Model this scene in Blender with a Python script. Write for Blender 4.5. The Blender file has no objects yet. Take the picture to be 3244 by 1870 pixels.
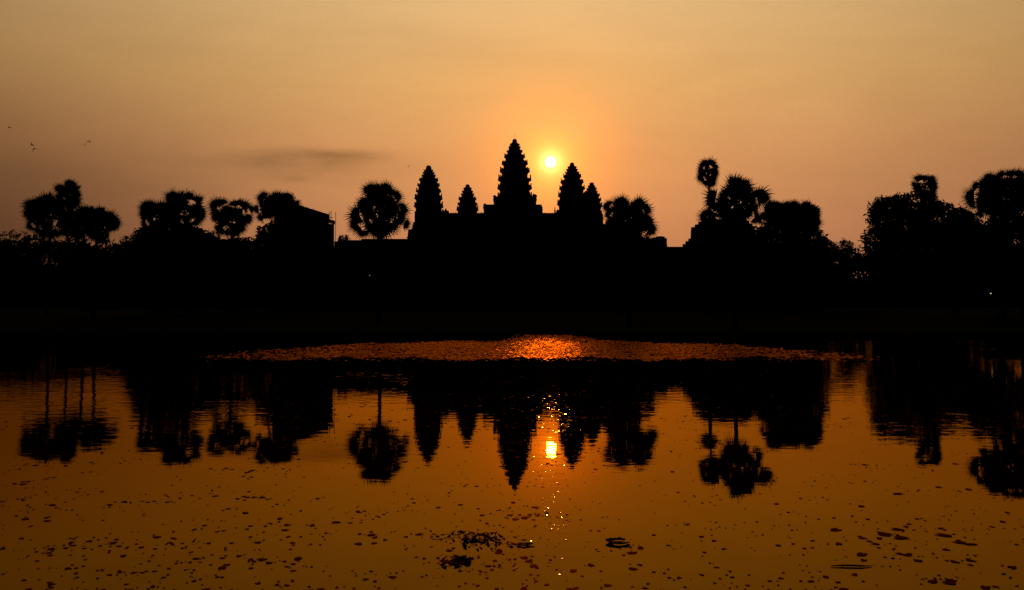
import bpy, math, random
from mathutils import Vector, Matrix
from math import sin, cos, pi, radians, exp

S = bpy.context.scene
COL = S.collection
rnd = random.Random(7)

# ------------------------------------------------------------------ camera
F = 2700.0                       # focal length in pixels of the 3244-wide photograph
CAM_H = 3.5
PITCH = radians(1.7)
Y0 = 966 - F * math.tan(PITCH)   # row of the optical axis
cd = bpy.data.cameras.new('camera')
cam = bpy.data.objects.new('camera', cd)
COL.objects.link(cam)
cam.location = (0, 0, CAM_H)
cam.rotation_euler = (radians(90) + PITCH, 0, 0)
cd.sensor_width = 36
cd.lens = 36 * F / 3244
cd.shift_y = -(935 - Y0) / 3244
cd.clip_start = 0.1
cd.clip_end = 8000
S.camera = cam

# ------------------------------------------------------------------ sun direction
SUN_EL = math.atan((966 - 512) / F)
SUN_AZ = math.atan((1745 - 1622) / F)
SUN = Vector((sin(SUN_AZ) * cos(SUN_EL), cos(SUN_AZ) * cos(SUN_EL), sin(SUN_EL)))


# ------------------------------------------------------------------ world
class NG:
    def __init__(s, tree):
        s.t = tree
        s.n = tree.nodes
        s.l = tree.links

    def node(s, typ, **kw):
        n = s.n.new(typ)
        for k, v in kw.items():
            setattr(n, k, v)
        return n

    def put(s, sock, v):
        if hasattr(v, 'is_output') or isinstance(v, bpy.types.NodeSocket):
            s.l.new(v, sock)
        else:
            sock.default_value = v

    def m(s, op, a, b=None, c=None, clamp=False):
        n = s.node('ShaderNodeMath', operation=op)
        n.use_clamp = clamp
        s.put(n.inputs[0], a)
        if b is not None:
            s.put(n.inputs[1], b)
        if c is not None:
            s.put(n.inputs[2], c)
        return n.outputs[0]

    def vm(s, op, a, b=None):
        n = s.node('ShaderNodeVectorMath', operation=op)
        s.put(n.inputs[0], a)
        if b is not None:
            s.put(n.inputs[1], b)
        return n

    def scale(s, col, f):
        n = s.node('ShaderNodeVectorMath', operation='SCALE')
        s.put(n.inputs[0], col)
        s.put(n.inputs['Scale'], f)
        return n.outputs[0]

    def sm(s, x, lo, hi):
        n = s.node('ShaderNodeMapRange', interpolation_type='SMOOTHSTEP')
        s.put(n.inputs[0], x)
        n.inputs[1].default_value = lo
        n.inputs[2].default_value = hi
        n.inputs[3].default_value = 0
        n.inputs[4].default_value = 1
        return n.outputs[0]

    def bell(s, x, c, w):           # exp(-((x-c)/w)^2)
        d = s.m('DIVIDE', s.m('SUBTRACT', x, c), w)
        return s.m('EXPONENT', s.m('MULTIPLY', s.m('MULTIPLY', d, d), -1.0))


w = bpy.data.worlds.new('World')
S.world = w
w.use_nodes = True
w.node_tree.nodes.clear()
g = NG(w.node_tree)
out = g.node('ShaderNodeOutputWorld')
bg = g.node('ShaderNodeBackground')
tc = g.node('ShaderNodeTexCoord')
dirn = g.vm('NORMALIZE', tc.outputs['Generated']).outputs[0]
sx = g.node('ShaderNodeSeparateXYZ')
g.l.new(dirn, sx.inputs[0])
X, Y, Z = sx.outputs
DEG = 57.29578
az = g.m('MULTIPLY', g.m('ARCTAN2', X, Y), DEG)
el = g.m('MULTIPLY', g.m('ARCSINE', Z), DEG)
el = g.m('MAXIMUM', el, 0.0)
# thick dawn haze: colour by height above the horizon
ramp = g.node('ShaderNodeValToRGB')
g.l.new(g.m('DIVIDE', el, 40.0), ramp.inputs[0])
cr = ramp.color_ramp
stops = [(0.0, (.44, .198, .095)), (.11, (.52, .211, .093)), (.25, (.64, .300, .115)), (.36, (.71, .39, .14)),
         (.50, (.74, .465, .20)), (.62, (.72, .45, .21)), (.80, (.20, .15, .09)), (1.0, (.05, .045, .04))]
cr.elements[0].position = 0
cr.elements[0].color = (*stops[0][1], 1)
cr.elements[1].position = 1
cr.elements[1].color = (*stops[-1][1], 1)
for p, c in stops[1:-1]:
    e = cr.elements.new(p)
    e.color = (*c, 1)
base = ramp.outputs[0]
# brighter towards the sun's side of the sky, darker off to the left and behind
fa = g.bell(az, 4.0, 45.0)
low = g.m('MULTIPLY', g.sm(g.m('MULTIPLY', az, -1.0), 11.0, 35.0), g.m('SUBTRACT', 1.0, g.sm(el, 3.0, 17.0)))
fa = g.m('MULTIPLY', fa, g.m('SUBTRACT', 1.0, g.m('MULTIPLY', low, 0.66)))
# uneven haze and two thin smoke-like streaks of cloud on the left
mp = g.node('ShaderNodeMapping')
mp.inputs['Scale'].default_value = (2.2, 2.2, 9.0)
g.l.new(dirn, mp.inputs[0])
nz = g.node('ShaderNodeTexNoise')
nz.inputs['Scale'].default_value = 2.6
nz.inputs['Detail'].default_value = 5
nz.inputs['Distortion'].default_value = 0.6
g.l.new(mp.outputs[0], nz.inputs[0])
haze_n = g.m('MULTIPLY_ADD', nz.outputs[0], 0.20, 0.90)
gr = g.node('ShaderNodeTexNoise')
gr.inputs['Scale'].default_value = 330
gr.inputs['Detail'].default_value = 1
g.l.new(dirn, gr.inputs[0])
haze_n = g.m('MULTIPLY', haze_n, g.m('MULTIPLY_ADD', gr.outputs[0], 0.07, 0.965))
wob = g.m('MULTIPLY', g.m('SUBTRACT', nz.outputs[0], 0.5), 3.2)
elw = g.m('ADD', el, wob)


def streak(a0, aw, e0, ew, slope=0.0):
    e = g.m('ADD', elw, g.m('MULTIPLY', g.m('SUBTRACT', az, a0), slope))
    return g.m('MULTIPLY', g.bell(az, a0, aw), g.bell(e, e0, ew))


st = g.m('MULTIPLY', streak(-12.2, 3.8, 9.6, 0.55, -0.03), 0.34)
st = g.m('ADD', st, g.m('MULTIPLY', streak(-15.0, 7.0, 8.9, 0.7, 0.02), 0.2))
st = g.m('ADD', st, g.m('MULTIPLY', streak(-22.0, 9.0, 7.2, 1.1, 0.03), 0.10))
st = g.m('ADD', st, g.m('MULTIPLY', streak(-1.0, 9.0, 16.2, 0.9, 0.05), 0.05))
nf = g.node('ShaderNodeTexNoise')
nf.inputs['Scale'].default_value = 9
nf.inputs['Detail'].default_value = 6
g.l.new(mp.outputs[0], nf.inputs[0])
st = g.m('MULTIPLY', st, g.m('MULTIPLY_ADD', nf.outputs[0], 1.8, .1))
cl = g.m('SUBTRACT', 1.0, st)
lum = g.m('MULTIPLY', g.m('MULTIPLY', fa, haze_n), cl)
sky = g.scale(base, lum)
# aureole round the sun
dot = g.vm('DOT_PRODUCT', dirn, tuple(SUN)).outputs['Value']
th = g.m('MULTIPLY', g.m('ARCCOSINE', g.m('MINIMUM', dot, 1.0)), DEG)


def glow(color, width):
    e = g.m('EXPONENT', g.m('DIVIDE', th, -width))
    return g.scale(color, e)


for colr, wd in (((.40, .09, -.03), 4.1), ((2.2, .45, .02), 1.45), ((4.0, 2.3, .8), .34)):
    sky = g.vm('ADD', sky, glow(colr, wd)).outputs[0]
disc = g.m('SUBTRACT', 1.0, g.sm(th, 0.27, 0.36))
sky = g.vm('ADD', sky, g.scale((14.0, 11.0, 7.0), disc)).outputs[0]
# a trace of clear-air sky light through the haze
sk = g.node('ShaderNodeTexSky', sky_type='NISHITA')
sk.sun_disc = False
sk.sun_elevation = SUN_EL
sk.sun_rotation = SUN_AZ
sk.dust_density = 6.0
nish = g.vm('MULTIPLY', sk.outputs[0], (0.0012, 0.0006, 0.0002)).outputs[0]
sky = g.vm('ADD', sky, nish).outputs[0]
sky = g.vm('MAXIMUM', sky, (0.0, 0.0, 0.0)).outputs[0]
# sky beside and behind the viewer darkened to keep the silhouettes black
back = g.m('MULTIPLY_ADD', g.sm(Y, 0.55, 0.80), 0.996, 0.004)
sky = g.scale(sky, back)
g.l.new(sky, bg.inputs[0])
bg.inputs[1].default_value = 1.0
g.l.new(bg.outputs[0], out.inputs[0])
w.cycles.sampling_method = 'MANUAL'
w.cycles.sample_map_resolution = 2048

# ------------------------------------------------------------------ sun lamp (low, red, through the haze)
ld = bpy.data.lights.new('sun', 'SUN')
ld.energy = 0.15
ld.angle = radians(0.6)
ld.color = (1.0, 0.42, 0.10)
sun = bpy.data.objects.new('sun', ld)
COL.objects.link(sun)
sun.rotation_euler = (-SUN).to_track_quat('-Z', 'Y').to_euler()

vs = S.view_settings
vs.view_transform = 'Standard'
vs.look = 'None'
vs.exposure = 0
vs.gamma = 1
S.render.engine = 'CYCLES'


# ------------------------------------------------------------------ helpers
def at(px, py, D):
    u = (px - 1622) / F
    v = (Y0 - py) / F
    d = Vector((u, cos(PITCH) - v * sin(PITCH), sin(PITCH) + v * cos(PITCH)))
    d *= D / d.y
    return Vector((d.x, D, CAM_H + d.z))


def X_(px, D): return (px - 1622) / F * D / (cos(PITCH))


def Z_(py, D): return at(1622, py, D).z


def sstep(t):
    t = max(0.0, min(1.0, t))
    return t * t * (3 - 2 * t)


def shore(x):                      # far edge of the pond
    return 100 - 8 * sstep((x - 12) / 12) + 0.8 * sin(x * .13) + .5 * sin(x * .41 + 1)


def gz(x, y):
    far = y - shore(x)
    near = 8.0 + .3 * sin(x * .5) - y
    side = abs(x) - 92
    d = max(far, near, side)
    if d < 0:
        return -1.6 * sstep(-d / 3.0)
    if near > 0 and near >= far:
        return 1.9 * sstep(d / 5.0)
    return 0.55 * sstep(d / 1.5) + 1.6 * sstep(d / 45.0) + .12 * sin(x * .21) * sin(y * .17) * sstep(d / 20)


class MB:
    def __init__(s):
        s.v = []
        s.f = []

    def add(s, vs_, fs):
        o = len(s.v)
        s.v.extend([tuple(p) for p in vs_])
        s.f.extend([tuple(i + o for i in f) for f in fs])

    def box(s, x0, x1, y0, y1, z0, z1):
        s.add([(x0, y0, z0), (x1, y0, z0), (x1, y1, z0), (x0, y1, z0), (x0, y0, z1), (x1, y0, z1), (x1, y1, z1), (x0, y1, z1)],
              [(0, 3, 2, 1), (4, 5, 6, 7), (0, 1, 5, 4), (1, 2, 6, 5), (2, 3, 7, 6), (3, 0, 4, 7)])

    def prism(s, poly, z0, z1, k0=1.0, k1=1.0, c=(0, 0)):
        n = len(poly)
        vs_ = [(c[0] + x * k0, c[1] + y * k0, z0) for x, y in poly] + [(c[0] + x * k1, c[1] + y * k1, z1) for x, y in poly]
        fs = [(i, (i + 1) % n, n + (i + 1) % n, n + i) for i in range(n)]
        fs += [tuple(range(n - 1, -1, -1)), tuple(range(n, 2 * n))]
        s.add(vs_, fs)

    def tube(s, pts, rad, n=7, cap=True):
        rings = []
        for i, p in enumerate(pts):
            p = Vector(p)
            a = Vector(pts[max(0, i - 1)])
            b = Vector(pts[min(len(pts) - 1, i + 1)])
            t = (b - a).normalized()
            up = Vector((0, 0, 1)) if abs(t.z) < .9 else Vector((1, 0, 0))
            u = t.cross(up).normalized()
            v = t.cross(u).normalized()
            r = rad[i] if isinstance(rad, (list, tuple)) else rad
            rings.append([p + (u * cos(2 * pi * k / n) + v * sin(2 * pi * k / n)) * r for k in range(n)])
        vs_ = [q for R in rings for q in R]
        fs = []
        for i in range(len(rings) - 1):
            for k in range(n):
                fs.append((i * n + k, i * n + (k + 1) % n, (i + 1) * n + (k + 1) % n, (i + 1) * n + k))
        if cap:
            fs += [tuple(range(n)), tuple(range(len(vs_) - 1, len(vs_) - n - 1, -1))]
        s.add(vs_, fs)

    def roof(s, x0, x1, y0, y1, z0, z1, n=6):
        """corbelled vault along x"""
        prof = []
        for i in range(n + 1):
            t = i / n
            yy = y0 + (y1 - y0) * t
            prof.append((yy, z0 + (z1 - z0) * math.sqrt(max(0, 1 - (2 * t - 1) ** 2)) ** .8))
        vs_ = [(x0, a, b) for a, b in prof] + [(x1, a, b) for a, b in prof]
        m = n + 1
        fs = [(i, i + 1, m + i + 1, m + i) for i in range(n)]
        fs += [tuple(range(m)), tuple(range(2 * m - 1, m - 1, -1)), (0, m, 2 * m - 1, m - 1)]
        s.add(vs_, fs)

    def build(s, name, mat, parent=None, smooth=False, origin=None):
        me = bpy.data.meshes.new(name)
        vs_ = s.v
        if origin is not None:
            vs_ = [(a - origin[0], b - origin[1], c - origin[2]) for a, b, c in s.v]
        me.from_pydata(vs_, [], s.f)
        me.materials.append(mat)
        me.update()
        if smooth:
            me.polygons.foreach_set('use_smooth', [True] * len(me.polygons))
        o = bpy.data.objects.new(name, me)
        COL.objects.link(o)
        if parent:
            o.parent = parent
        elif origin is not None:
            o.location = origin
        return o


def tag(o, label=None, cat=None, group=None, kind=None):
    if label: o['label'] = label
    if cat: o['category'] = cat
    if group: o['group'] = group
    if kind: o['kind'] = kind
    return o


def empty(name, loc, label, cat, group=None):
    o = bpy.data.objects.new(name, None)
    COL.objects.link(o)
    o.location = loc
    o.empty_display_size = .3
    return tag(o, label, cat, group)


# ------------------------------------------------------------------ materials
def noisy(name, c1, c2, scale, rough=0.9, detail=6, spec=0.0, bump=0.0, dist=.05, coord='Object'):
    m = bpy.data.materials.new(name)
    m.use_nodes = True
    q = NG(m.node_tree)
    b = q.n['Principled BSDF']
    t = q.node('ShaderNodeTexCoord')
    n = q.node('ShaderNodeTexNoise')
    n.inputs['Scale'].default_value = scale
    n.inputs['Detail'].default_value = detail
    q.l.new(t.outputs[coord], n.inputs[0])
    r = q.node('ShaderNodeValToRGB')
    r.color_ramp.elements[0].position = .35
    r.color_ramp.elements[0].color = (*c1, 1)
    r.color_ramp.elements[1].position = .65
    r.color_ramp.elements[1].color = (*c2, 1)
    q.l.new(n.outputs[0], r.inputs[0])
    q.l.new(r.outputs[0], b.inputs['Base Color'])
    b.inputs['Roughness'].default_value = rough
    b.inputs['Specular IOR Level'].default_value = spec
    if bump:
        bp = q.node('ShaderNodeBump')
        bp.inputs['Strength'].default_value = bump
        bp.inputs['Distance'].default_value = dist
        q.l.new(n.outputs[0], bp.inputs['Height'])
        q.l.new(bp.outputs[0], b.inputs['Normal'])
    return m


M_stone = noisy('dark_sandstone', (.05, .045, .04), (.13, .12, .10), 1.2, bump=.6, dist=.1)  # stone tone darkened so the backlit temple stays black
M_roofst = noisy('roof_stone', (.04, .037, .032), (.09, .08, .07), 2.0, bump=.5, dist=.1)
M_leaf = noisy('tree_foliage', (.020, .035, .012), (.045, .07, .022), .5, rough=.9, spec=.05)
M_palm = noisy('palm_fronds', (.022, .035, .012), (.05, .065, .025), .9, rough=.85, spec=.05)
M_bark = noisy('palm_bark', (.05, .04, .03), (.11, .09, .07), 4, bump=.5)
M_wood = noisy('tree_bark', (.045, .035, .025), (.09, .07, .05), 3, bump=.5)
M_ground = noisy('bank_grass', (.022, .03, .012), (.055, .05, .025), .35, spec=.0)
M_metal = noisy('scaffold_steel', (.08, .05, .03), (.15, .10, .07), 8, rough=.6)
M_plank = noisy('scaffold_plank', (.10, .06, .035), (.18, .12, .07), 5)
M_roofm = noisy('sheet_roof', (.10, .09, .08), (.16, .14, .12), 1.5, rough=.7)
M_bird = noisy('dark_feathers', (.015, .012, .010), (.03, .025, .02), 9)

M_pad = noisy('reddish_floating_leaf', (.055, .014, .004), (.10, .022, .004), 2.5, rough=1, spec=.0, coord='Object')
q = NG(M_pad.node_tree)
_b = q.n['Principled BSDF']
_g = q.node('ShaderNodeBsdfGlossy')
_g.inputs['Color'].default_value = (.20, .022, .002, 1)
_g.inputs['Roughness'].default_value = .45
_x = q.node('ShaderNodeMixShader')
_x.inputs[0].default_value = .32
q.l.new(_b.outputs[0], _x.inputs[1])
q.l.new(_g.outputs[0], _x.inputs[2])
q.l.new(_x.outputs[0], q.n['Material Output'].inputs[0])
M_mat = noisy('pond_weed', (.05, .016, .004), (.10, .045, .010), 1.2, rough=.2, spec=.9)
q = NG(M_mat.node_tree)
_b = q.n['Principled BSDF']
_g = q.node('ShaderNodeBsdfGlossy')
_g.inputs['Color'].default_value = (.72, .22, .008, 1)
_g.inputs['Roughness'].default_value = .26
_f = q.node('ShaderNodeFresnel')
_f.inputs['IOR'].default_value = 1.4
_x = q.node('ShaderNodeMixShader')
_b.inputs['Specular IOR Level'].default_value = 0
q.l.new(_f.outputs[0], _x.inputs[0])
q.l.new(_b.outputs[0], _x.inputs[1])
q.l.new(_g.outputs[0], _x.inputs[2])
q.l.new(_x.outputs[0], q.n['Material Output'].inputs[0])
M_glint = M_mat.copy()  # glossy orange copy for the added sun glints
M_glint.name = 'sun_glint'
for _n in M_glint.node_tree.nodes:
    if _n.type == 'BSDF_GLOSSY':
        _n.inputs['Roughness'].default_value = .07
        _n.inputs['Color'].default_value = (1, .6, .2, 1)
M_dark = noisy('rotten_stalk', (.012, .006, .003), (.03, .015, .006), 6, rough=.7)

# water: still, brown, a mirror at this grazing view
M_water = bpy.data.materials.new('pond_water')
M_water.use_nodes = True
q = NG(M_water.node_tree)
q.n.clear()
mo = q.node('ShaderNodeOutputMaterial')
geo = q.node('ShaderNodeTexCoord')
mp1 = q.node('ShaderNodeMapping')
mp1.inputs['Scale'].default_value = (0.55, 1.0, 1.0)
q.l.new(geo.outputs['Object'], mp1.inputs[0])
n1 = q.node('ShaderNodeTexNoise')
n1.inputs['Scale'].default_value = 1.9
n1.inputs['Detail'].default_value = 2.5
n1.inputs['Roughness'].default_value = .55
q.l.new(mp1.outputs[0], n1.inputs[0])
# breeze: how ruffled the surface is, patch by patch
n2 = q.node('ShaderNodeTexNoise')
n2.inputs['Scale'].default_value = .09
n2.inputs['Detail'].default_value = 2
q.l.new(geo.outputs['Object'], n2.inputs[0])
sep = q.node('ShaderNodeSeparateXYZ')
q.l.new(geo.outputs['Object'], sep.inputs[0])
calm = q.sm(sep.outputs[1], 12.0, 34.0)
amp = q.m('MULTIPLY', q.m('MULTIPLY_ADD', q.sm(n2.outputs[0], .4, .62), .9, .35), q.m('MULTIPLY_ADD', calm, 1.3, .14))
hgt = q.m('MULTIPLY', n1.outputs[0], amp)
bp = q.node('ShaderNodeBump')
bp.inputs['Strength'].default_value = 1.0
bp.inputs['Distance'].default_value = 0.0056
q.l.new(hgt, bp.inputs['Height'])
fr = q.node('ShaderNodeFresnel')
fr.inputs['IOR'].default_value = 1.33
gl = q.node('ShaderNodeBsdfGlossy')
gl.inputs['Color'].default_value = (.86, .46, .03, 1)
gl.inputs['Roughness'].default_value = 0.012
df = q.node('ShaderNodeBsdfDiffuse')
df.inputs['Color'].default_value = (.020, .010, .003, 1)
q.l.new(bp.outputs[0], gl.inputs['Normal'])
mx = q.node('ShaderNodeMixShader')
q.l.new(fr.outputs[0], mx.inputs[0])
q.l.new(df.outputs[0], mx.inputs[1])
q.l.new(gl.outputs[0], mx.inputs[2])
q.l.new(mx.outputs[0], mo.inputs[0])

# ------------------------------------------------------------------ ground and water
xs = [-3000, -1800, -1000, -600, -400, -260, -180, -130, -110, -100] + [-97 + i * 1.0 for i in range(195)] + [100, 110, 130, 180, 260, 400, 600, 1000, 1800, 3000]
ys = [-1500, -600, -200, -80, -30, -10, -2] + [i * .8 for i in range(18)] + [15, 20, 40, 60, 80] + [86 + i * .7 for i in range(30)] + [110, 114, 118, 124, 130, 138, 146, 160, 180, 210, 260, 340, 500, 900, 1800, 3500]
ys = sorted(set(ys))
m = MB()
nx = len(xs)
m.v = [(x, y, gz(x, y)) for y in ys for x in xs]
m.f = [(j * nx + i, j * nx + i + 1, (j + 1) * nx + i + 1, (j + 1) * nx + i) for j in range(len(ys) - 1) for i in range(nx - 1)]
tag(m.build('ground', M_ground, smooth=True), 'dark grassy bank and lawn round the pond', kind='structure')
m = MB()
m.add([(-95, 6, 0), (95, 6, 0), (95, 103, 0), (-95, 103, 0)], [(0, 1, 2, 3)])
tag(m.build('water', M_water), 'still amber pond water mirroring the sky', kind='structure')


# ------------------------------------------------------------------ palms
def fan(mb, base, d, nrm, Lp, R, rr, wide=None):
    """one fan leaf: petiole from base along d, blade of radiating pointed segments"""
    d = d.normalized()
    nrm = (nrm - d * nrm.dot(d)).normalized()
    side = d.cross(nrm).normalized()
    droop = rr.uniform(.02, .12)
    c = base + d * Lp - Vector((0, 0, 1)) * (droop * Lp)
    mb.tube([base, base + d * Lp * .55, c], [.055, .045, .035], n=4, cap=False)
    nseg = 24
    spread = radians(rr.uniform(128, 150) if wide is None else wide)
    hub = [c]
    vs_ = [c]
    fs = []
    inner = []
    for i in range(nseg + 1):
        a = -spread + 2 * spread * i / nseg
        e = d * cos(a) + side * sin(a)
        fold = nrm * (.05 if i % 2 else -.02) * R + nrm * (abs(sin(a)) * .25 * R)
        inner.append(c + e * R * (.50 + .08 * rr.random()) * (1 - .14 * (abs(a) / spread) ** 2) + fold)
    vs_ += inner
    for i in range(nseg):
        fs.append((0, 1 + i, 2 + i))
    for i in range(nseg):
        a = -spread + 2 * spread * (i + .5) / nseg
        e = d * cos(a) + side * sin(a)
        L = R * (1.0 - .20 * (abs(a) / spread) ** 2) * rr.uniform(.84, 1.10)
        tip = c + e * L + nrm * (abs(sin(a)) * .32 * R) - Vector((0, 0, 1)) * R * rr.uniform(.0, .08)
        vs_.append(tip)
        p0 = inner[i].lerp(inner[i + 1], .04)
        p1 = inner[i].lerp(inner[i + 1], .96)
        vs_ += [p0, p1]
        k = len(vs_)
        fs.append((k - 2, k - 1, k - 3))
    mb.add(vs_, fs)


def palm(px, py, rpx, D, label, seed, nleaf=34, bottom=-.75, group='sugar palms along the far bank', squash=1.0, lean=None, dead=5, crop=None, fans=()):
    rr = random.Random(seed)
    c = at(px, py, D)
    R = rpx / F * D
    x0 = c.x + (rr.uniform(-.5, .5) if lean is None else lean)
    y0 = D + rr.uniform(-.4, .4)
    z0 = gz(x0, y0) - .1
    root = empty('palm_tree', (x0, y0, z0), label, 'palm tree', group)
    loc = Vector((x0, y0, z0))
    t = MB()
    top = Vector((c.x, D, c.z - .10 * R))
    pts, rad = [], []
    N = 34
    for i in range(N + 1):
        f = i / N
        bend = sin(f * pi) * .12 * (1 if seed % 2 else -1)
        p = loc.lerp(top, f) + Vector((bend, 0, 0))
        pts.append(p - loc)
        r = (.30 - .11 * f) * (1 + .05 * (i % 2)) + .16 * exp(-f * 25) + .07 * exp(-(1 - f) * 18)
        rad.append(r)
    t.tube(pts, rad, n=10)
    t.build('trunk', M_bark, root)
    cm = MB()
    ctr = c - loc
    # stubs of old leaf bases wrapped round the crown shaft
    for k in range(14):
        a = rr.uniform(0, 2 * pi)
        b0 = ctr + Vector((0, 0, -.30 * R + rr.uniform(-.1, .2) * R))
        e = Vector((cos(a), sin(a), rr.uniform(.1, .9)))
        cm.tube([b0, b0 + e * .16 * R], [.07, .05], n=4)
    ga = pi * (3 - math.sqrt(5))
    # the fans that make the outline, each on its own petiole at its own depth
    sc_, ox_, oy_ = crop
    for (fx, fy, fr) in fans:
        e = at(ox_ + fx * sc_, oy_ + fy * sc_, D) - c
        fr = fr * sc_ / F * D
        off = Vector((e.x, rr.uniform(-.38, .38) * R, e.z))
        dd = off.normalized()
        hub = off - dd * min(fr * .80, off.length * .55)
        nr = Vector((rr.gauss(0, .3), rr.choice((-1, 1)), rr.gauss(.1, .34)))
        dd = (dd + Vector((rr.gauss(0, .12), 0, rr.gauss(0, .12)))).normalized()
        st0 = ctr - Vector((0, 0, .05 * R))
        d1 = hub.normalized() if hub.length > .1 else dd
        cm.tube([st0, st0 + hub * .5, ctr + hub], [.055, .045, .035], n=4, cap=False)
        fan(cm, ctr + hub, dd, nr, .02, fr * 2.12, rr, rr.uniform(84, 115))
    nleaf = 20 if fans else nleaf
    for k in range(nleaf):
        f = (k + .5) / nleaf
        sz = 1 - f ** 1.22 * (1 - bottom)              # sin of elevation 1..bottom
        sz = max(-1, min(1, sz + rr.uniform(-.06, .06)))
        ch = math.sqrt(max(0, 1 - sz * sz))
        a = k * ga + rr.uniform(-.25, .25)
        d = Vector((cos(a) * ch, sin(a) * ch, sz * squash))
        if fans and k < 8:                     # shorter young leaves sideways and up in the heart of the crown
            a = rr.choice((0, pi)) + rr.uniform(-.8, .8)
            sz = rr.uniform(-.1, .95)
            ch = math.sqrt(1 - sz * sz)
            d = Vector((cos(a) * ch, sin(a) * ch, sz)) * .9
            tw = rr.choice((-1, 1)) * rr.uniform(.9, 1.6)
            nr = Vector((rr.gauss(0, .4), 1, rr.gauss(0, .4)))
        elif fans:                             # leaves reaching towards and away from the viewer
            a = rr.choice((-1, 1)) * pi / 2 + rr.uniform(-.5, .5)
            sz = rr.uniform(-.15, .75)
            ch = math.sqrt(1 - sz * sz)
            d = Vector((cos(a) * ch * .8, sin(a) * ch, sz))
        lp = (.72 if fans and k < 8 else 1.0) * R * (rr.uniform(.40, .56) if sz > .35 else rr.uniform(.36, .60))
        up = Vector((0, 0, 1)) if sz < .8 else Vector((cos(a), sin(a), 0))
        side = d.cross(up).normalized()
        tw = rr.choice((-1, 1)) * rr.uniform(.25, 1.4)
        nr = (d.cross(side).normalized() * cos(tw) + side * sin(tw))
        fan(cm, ctr + d * .04 * R, d, nr, lp, R * rr.uniform(.43, .52), rr)
    cm.build('crown', M_palm, root)
    if dead:
        dm = MB()
        for k in range(dead):
            a = rr.uniform(0, 2 * pi)
            d = Vector((cos(a) * .45, sin(a) * .45, -1))
            fan(dm, ctr - Vector((0, 0, .15 * R)), d, Vector((cos(a), sin(a), .3)), R * rr.uniform(.3, .4), R * .33, rr)
        o = dm.build('dead_fronds', M_palm, root)
        o['label'] = 'shrivelled fronds hanging below the crown'
    return root


I1, I2, I3, I4, I5 = (.3365, 0, 500), (.2747, 750, 500), (.3563, 1250, 400), (.309, 2050, 450), (.309, 2600, 450)


def P(crop, cx, cy, rpx, D, seed, label, fans, **kw):
    palm(crop[1] + cx * crop[0], crop[2] + cy * crop[0], rpx, D, label, seed, crop=crop, fans=fans, **kw)


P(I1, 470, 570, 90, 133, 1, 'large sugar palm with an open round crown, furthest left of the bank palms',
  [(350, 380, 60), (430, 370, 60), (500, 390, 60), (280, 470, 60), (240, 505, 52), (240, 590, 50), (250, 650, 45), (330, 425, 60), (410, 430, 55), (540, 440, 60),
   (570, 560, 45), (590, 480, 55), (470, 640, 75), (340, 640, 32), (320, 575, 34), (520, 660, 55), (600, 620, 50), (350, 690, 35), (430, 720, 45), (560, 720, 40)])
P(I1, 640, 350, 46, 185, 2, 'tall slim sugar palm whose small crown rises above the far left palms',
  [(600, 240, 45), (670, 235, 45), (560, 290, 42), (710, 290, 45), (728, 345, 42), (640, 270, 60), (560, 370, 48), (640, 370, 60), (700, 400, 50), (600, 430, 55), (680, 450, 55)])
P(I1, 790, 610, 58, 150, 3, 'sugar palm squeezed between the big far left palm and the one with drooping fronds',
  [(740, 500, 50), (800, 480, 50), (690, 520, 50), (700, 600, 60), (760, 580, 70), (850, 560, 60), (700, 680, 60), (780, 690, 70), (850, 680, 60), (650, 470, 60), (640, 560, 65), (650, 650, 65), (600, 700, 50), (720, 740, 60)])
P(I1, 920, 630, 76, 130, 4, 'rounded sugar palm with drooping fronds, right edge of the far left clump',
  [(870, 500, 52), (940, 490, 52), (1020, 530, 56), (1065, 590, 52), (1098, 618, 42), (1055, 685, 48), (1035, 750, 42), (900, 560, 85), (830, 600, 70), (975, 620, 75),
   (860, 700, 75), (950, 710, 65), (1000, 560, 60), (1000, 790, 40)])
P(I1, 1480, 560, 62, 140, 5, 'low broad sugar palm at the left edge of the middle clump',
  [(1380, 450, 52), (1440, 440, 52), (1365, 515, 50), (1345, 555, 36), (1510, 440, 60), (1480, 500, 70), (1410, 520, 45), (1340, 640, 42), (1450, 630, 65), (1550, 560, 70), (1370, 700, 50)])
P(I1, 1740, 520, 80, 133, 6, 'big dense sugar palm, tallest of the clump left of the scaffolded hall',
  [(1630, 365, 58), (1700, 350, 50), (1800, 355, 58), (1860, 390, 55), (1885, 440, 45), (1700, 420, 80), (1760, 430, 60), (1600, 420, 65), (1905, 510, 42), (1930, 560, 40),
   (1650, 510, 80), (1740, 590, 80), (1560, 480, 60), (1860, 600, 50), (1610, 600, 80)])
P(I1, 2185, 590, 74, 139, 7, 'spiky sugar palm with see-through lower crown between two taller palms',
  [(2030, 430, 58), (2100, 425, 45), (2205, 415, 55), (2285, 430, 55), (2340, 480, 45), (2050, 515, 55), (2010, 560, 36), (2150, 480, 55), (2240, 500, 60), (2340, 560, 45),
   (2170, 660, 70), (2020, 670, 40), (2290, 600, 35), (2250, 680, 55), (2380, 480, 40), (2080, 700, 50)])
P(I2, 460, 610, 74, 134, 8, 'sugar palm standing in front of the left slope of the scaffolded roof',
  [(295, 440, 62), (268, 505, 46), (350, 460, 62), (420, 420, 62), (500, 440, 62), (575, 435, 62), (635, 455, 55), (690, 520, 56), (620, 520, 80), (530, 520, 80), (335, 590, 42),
   (240, 600, 45), (420, 610, 30), (260, 690, 45), (580, 610, 100), (480, 500, 60), (340, 700, 40)])
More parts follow.
